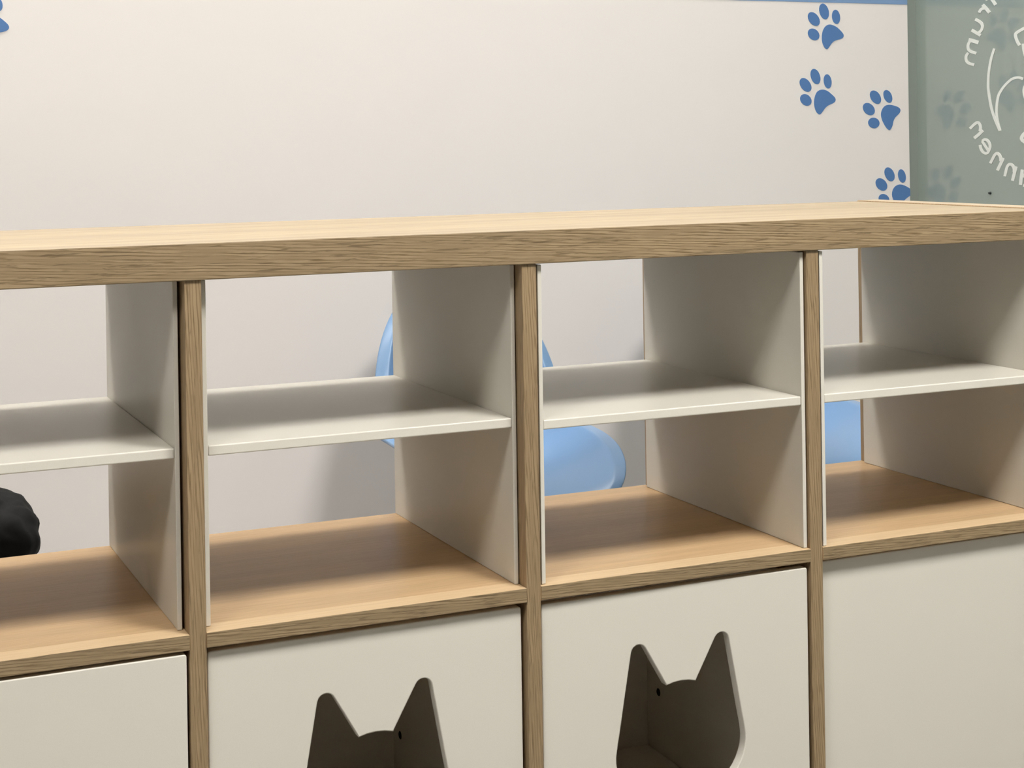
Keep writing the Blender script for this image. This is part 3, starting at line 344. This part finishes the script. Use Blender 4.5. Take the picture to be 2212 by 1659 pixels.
# ---------------------------------------------------------------- box inserts of the lower row
def cat_outline():
    """right half then mirrored; x from the axis, z from the floor of the scene"""
    half = [(0, .2662), (.0095, .2655), (.0175, .2636)]
    ctr, rad = (.0512, .3016), .0105
    def tangent(p, side):                       # angle at which the line from p touches the ear's round tip
        d = math.hypot(p[0]-ctr[0], p[1]-ctr[1])
        return math.atan2(p[1]-ctr[1], p[0]-ctr[0]) + side*math.acos(rad/d)
    a0 = tangent((.0175, .2636), -1) + 2*math.pi; a1 = tangent((.0765, .2200), 1)
    for k in range(11):
        a = a0 + (a1-a0)*k/10; half.append((ctr[0]+rad*math.cos(a), ctr[1]+rad*math.sin(a)))
    half += [(.0765, .2200), (.0787, .2090)]
    for k in range(1, 16):
        a = math.radians(10 - k*100/15); half.append((.0812*math.cos(a), .192+(.066 if a < 0 else .050)*math.sin(a)))
    half[-1] = (0, half[-1][1])
    return half + [(-x, z) for x, z in reversed(half[1:-1])]
def front_mesh(x0, x1, z0, z1, th, hole=None, axis_x=0.):
    cu = bpy.data.curves.new('front', 'CURVE'); cu.dimensions = '2D'; cu.fill_mode = 'BOTH'
    def sp(pts):
        s = cu.splines.new('POLY'); s.points.add(len(pts)-1)
        for p, q in zip(s.points, pts): p.co = (*q, 0, 1)
        s.use_cyclic_u = True
    e = .0012
    rc = .0022
    cor = []
    for (cx, cz, a0) in ((x1-rc, z1-rc, 0), (x0+rc, z1-rc, 90), (x0+rc, z0+rc, 180), (x1-rc, z0+rc, 270)):
        for k in range(4): a = math.radians(a0+k*30); cor.append((cx+(rc-e*.5)*math.cos(a), cz+(rc-e*.5)*math.sin(a)))
    sp(cor)
    if hole: sp([(axis_x+x, z) for x, z in hole])
    cu.extrude = th/2-e; cu.bevel_depth = e; cu.bevel_resolution = 2
    o = bpy.data.objects.new('front', cu); C.objects.link(o)
    dg = bpy.context.evaluated_depsgraph_get(); dg.update()
    me = bpy.data.meshes.new_from_object(o.evaluated_get(dg))
    bpy.data.objects.remove(o); bpy.data.curves.remove(cu)
    me.transform(Matrix.Translation((0, th/2, 0)) @ Matrix.Rotation(math.pi/2, 4, 'X'))
    me.materials.clear(); me.materials.append(white_door)
    return me
BOX = [ # x left, x right, top z, front y, hole?, label
    (-.3325, -.0036, .3706, .0012, False, 'plain white box insert in the leftmost lower cell, top and right gap dark'),
    (.0188, .3465, .3684, .0075, True, 'white box insert with cat head cutout in the second lower cell'),
    (.3702, .6975, .3680, .0060, True, 'white box insert with cat head cutout in the third lower cell, box floor seen inside'),
    (.7206, 1.0500, .3700, .0110, False, 'plain white box insert in the rightmost lower cell, shaded along its top')]
for bx0, bx1, bz, by, hole, lb in BOX:
    r = empty('box_insert', lb, 'box insert', (bx0, by, ZC), 'white box inserts in the lower row')
    w, z1 = bx1-bx0, bz-ZC
    if .3 < bx0 < .5: r.rotation_euler.z = -.010                # this one sits slightly askew
    th, t = .0125, .0105
    ax = w/2 + (.0008 if bx0 > .3 else .004)
    fm = front_mesh(.0, w, .0015, z1, th, [(x, z-ZC) for x, z in cat_outline()] if hole else None, ax)
    link('front_panel', fm, r)
    bd = .372
    for a, b in ((.004, .004+t), (w-.004-t, w-.004)):
        s = box('side_panel', (a, b, th, bd, .003, z1-.012), white_door, r, .0006)
        if a > .1:
            disc('fixing_hole', .0052, .0008, '-X', (a-.0003, .331 if bx0 > .3 else .339, .1295-ZC if bx0 > .3 else .1270-ZC), dark_m, s)
    box('back_panel', (.004+t, w-.004-t, bd-t, bd, .003, z1-.012), white_door, r, .0006)
    box('bottom_panel', (.006+t, w-.006-t, th, bd-t-.002, .003, .003+t), white_door, r, .0006)

# ---------------------------------------------------------------- blue shell chairs
SPINE = [ # y (minus = forward), z, half width, edge lift/forward
    (-.278, .396, .066, .000), (-.290, .407, .100, .000), (-.284, .420, .134, .003), (-.256, .432, .162, .012), (-.208, .440, .182, .024), (-.150, .445, .193, .034), (-.08, .443, .198, .042),
    (.0, .436, .200, .048), (.06, .430, .202, .052), (.11, .430, .203, .056), (.153, .446, .202, .060), (.182, .478, .193, .060), (.204, .524, .189, .058), (.218, .572, .183, .052), (.231, .620, .171, .045),
    (.243, .664, .152, .036), (.254, .700, .128, .025), (.262, .726, .100, .014), (.267, .742, .067, .006), (.270, .750, .029, .002)]
def shell_mesh(s):
    US = [0, .15, .3, .45, .58, .68, .76, .82, .855, .875, .92, .97, 1]
    US = [-u for u in reversed(US[1:])] + US
    n, mcols = len(SPINE), len(US)
    V, F = [], []
    for i, (y, z, hw, lift) in enumerate(SPINE):
        y0, z0 = SPINE[max(i-1, 0)][:2]; y1, z1 = SPINE[min(i+1, n-1)][:2]
        t = Vector((0, y1-y0, z1-z0)).normalized(); nn = Vector((0, -t.z, t.y))       # points up from the seat, forward from the back
        for j in range(mcols):
            u = US[j]; a = abs(u)
            bowl = lift*1.2*min(a/.86, 1)**3
            rim = 0
            if a > .86: k = (a-.86)/.14; rim = -(.014 if i > 10 else .003)*k**1.3
            p = Vector((u*hw, y, z)) + nn*(bowl+rim)
            V.append(p*s)
    for i in range(n-1):
        for j in range(mcols-1):
            k = i*mcols+j; F.append((k, k+1, k+mcols+1, k+mcols))
    me = bpy.data.meshes.new('seat_shell'); me.from_pydata([tuple(v) for v in V], [], F)
    for p in me.polygons: p.use_smooth = True
    me.materials.append(chair_m); return me
def tube(name, a, b, r, mm, parent, n=12):
    a, b = Vector(a), Vector(b); d = b-a
    bm = bmesh.new(); bmesh.ops.create_cone(bm, cap_ends=True, segments=n, radius1=r, radius2=r*.85, depth=d.length)
    q = d.to_track_quat('Z', 'Y').to_matrix()
    for v in bm.verts: v.co = q @ v.co + (a+b)/2
    me = bpy.data.meshes.new(name); bm.to_mesh(me); bm.free(); me.materials.append(mm)
    for p in me.polygons: p.use_smooth = len(p.vertices) == 4
    return link(name, me, parent)
CS = .83
chair0 = empty('shell_chair', 'pale blue plastic shell chair seen through the second and third upper cells', 'chair', (.635, .757, 0), 'blue shell chairs along the wall')
chair0.rotation_euler.z = -.10
sh = link('seat_shell', shell_mesh(CS), chair0)
so = sh.modifiers.new('thick', 'SOLIDIFY'); so.thickness = .007; so.offset = -1
ss = sh.modifiers.new('smooth', 'SUBSURF'); ss.levels = 2; ss.render_levels = 2
for sx in (-1, 1):
    tube('leg', (sx*.115*CS, -.11*CS, .418*CS), (sx*.15*CS, -.20*CS, 0), .009, steel_m, chair0)
    tube('leg', (sx*.115*CS, .075*CS, .410*CS), (sx*.15*CS, .18*CS, 0), .009, steel_m, chair0)
    tube('brace', (sx*.132*CS, -.165*CS, .21*CS), (sx*.132*CS, .137*CS, .21*CS), .005, steel_m, chair0)
def copy_tree(root, loc, label):
    r = root.copy(); C.objects.link(r); r.location = loc; r['label'] = label
    for ch in list(root.children):
        c = ch.copy(); C.objects.link(c); c.parent = r
    return r
copy_tree(chair0, (1.133, .757, 0), 'pale blue plastic shell chair glimpsed through the lower part of the rightmost upper cell')

# ---------------------------------------------------------------- black bag behind the left cell
def blob_mesh(name, parts, voxel, folds):
    bm = bmesh.new()
    for (c, r, rot) in parts:
        g = bmesh.ops.create_icosphere(bm, subdivisions=4, radius=1)
        Mx = Matrix.Translation(c) @ Matrix.Rotation(rot, 4, 'Y') @ Matrix.Diagonal((*r, 1))
        for v in g['verts']:
            q = v.co.copy()
            for ax in range(3):                       # slightly boxy ellipsoid
                q[ax] = math.copysign(abs(q[ax])**.82, q[ax])
            v.co = Mx @ q
    me = bpy.data.meshes.new(name); bm.to_mesh(me); bm.free(); me.materials.append(cloth_m)
    for p in me.polygons: p.use_smooth = True
    return me
bag = empty('soft_bag', 'black padded fabric bag with soft folds standing behind the leftmost cell', 'bag', (-.20, .72, 0))
def soft(name, parts):
    o = link(name, blob_mesh(name, parts, .006, 1), bag)
    rm = o.modifiers.new('rm', 'REMESH'); rm.mode = 'VOXEL'; rm.voxel_size = .005; rm.use_smooth_shade = True
    tx = bpy.data.textures.new(name, 'CLOUDS'); tx.noise_scale = .045; tx.noise_depth = 3
    dm = o.modifiers.new('folds', 'DISPLACE'); dm.texture = tx; dm.strength = .022; dm.mid_level = .5
    sm = o.modifiers.new('sm', 'SMOOTH'); sm.iterations = 2; sm.factor = .5
    return o
soft('bag_body', [((-.02, .02, .172), (.138, .108, .170), 0)])
soft('flap', [((.020, 0, .362), (.136, .095, .050), .08), ((.088, -.02, .352), (.064, .08, .042), .5)])
soft('pocket', [((.045, -.045, .300), (.104, .07, .027), .05)])
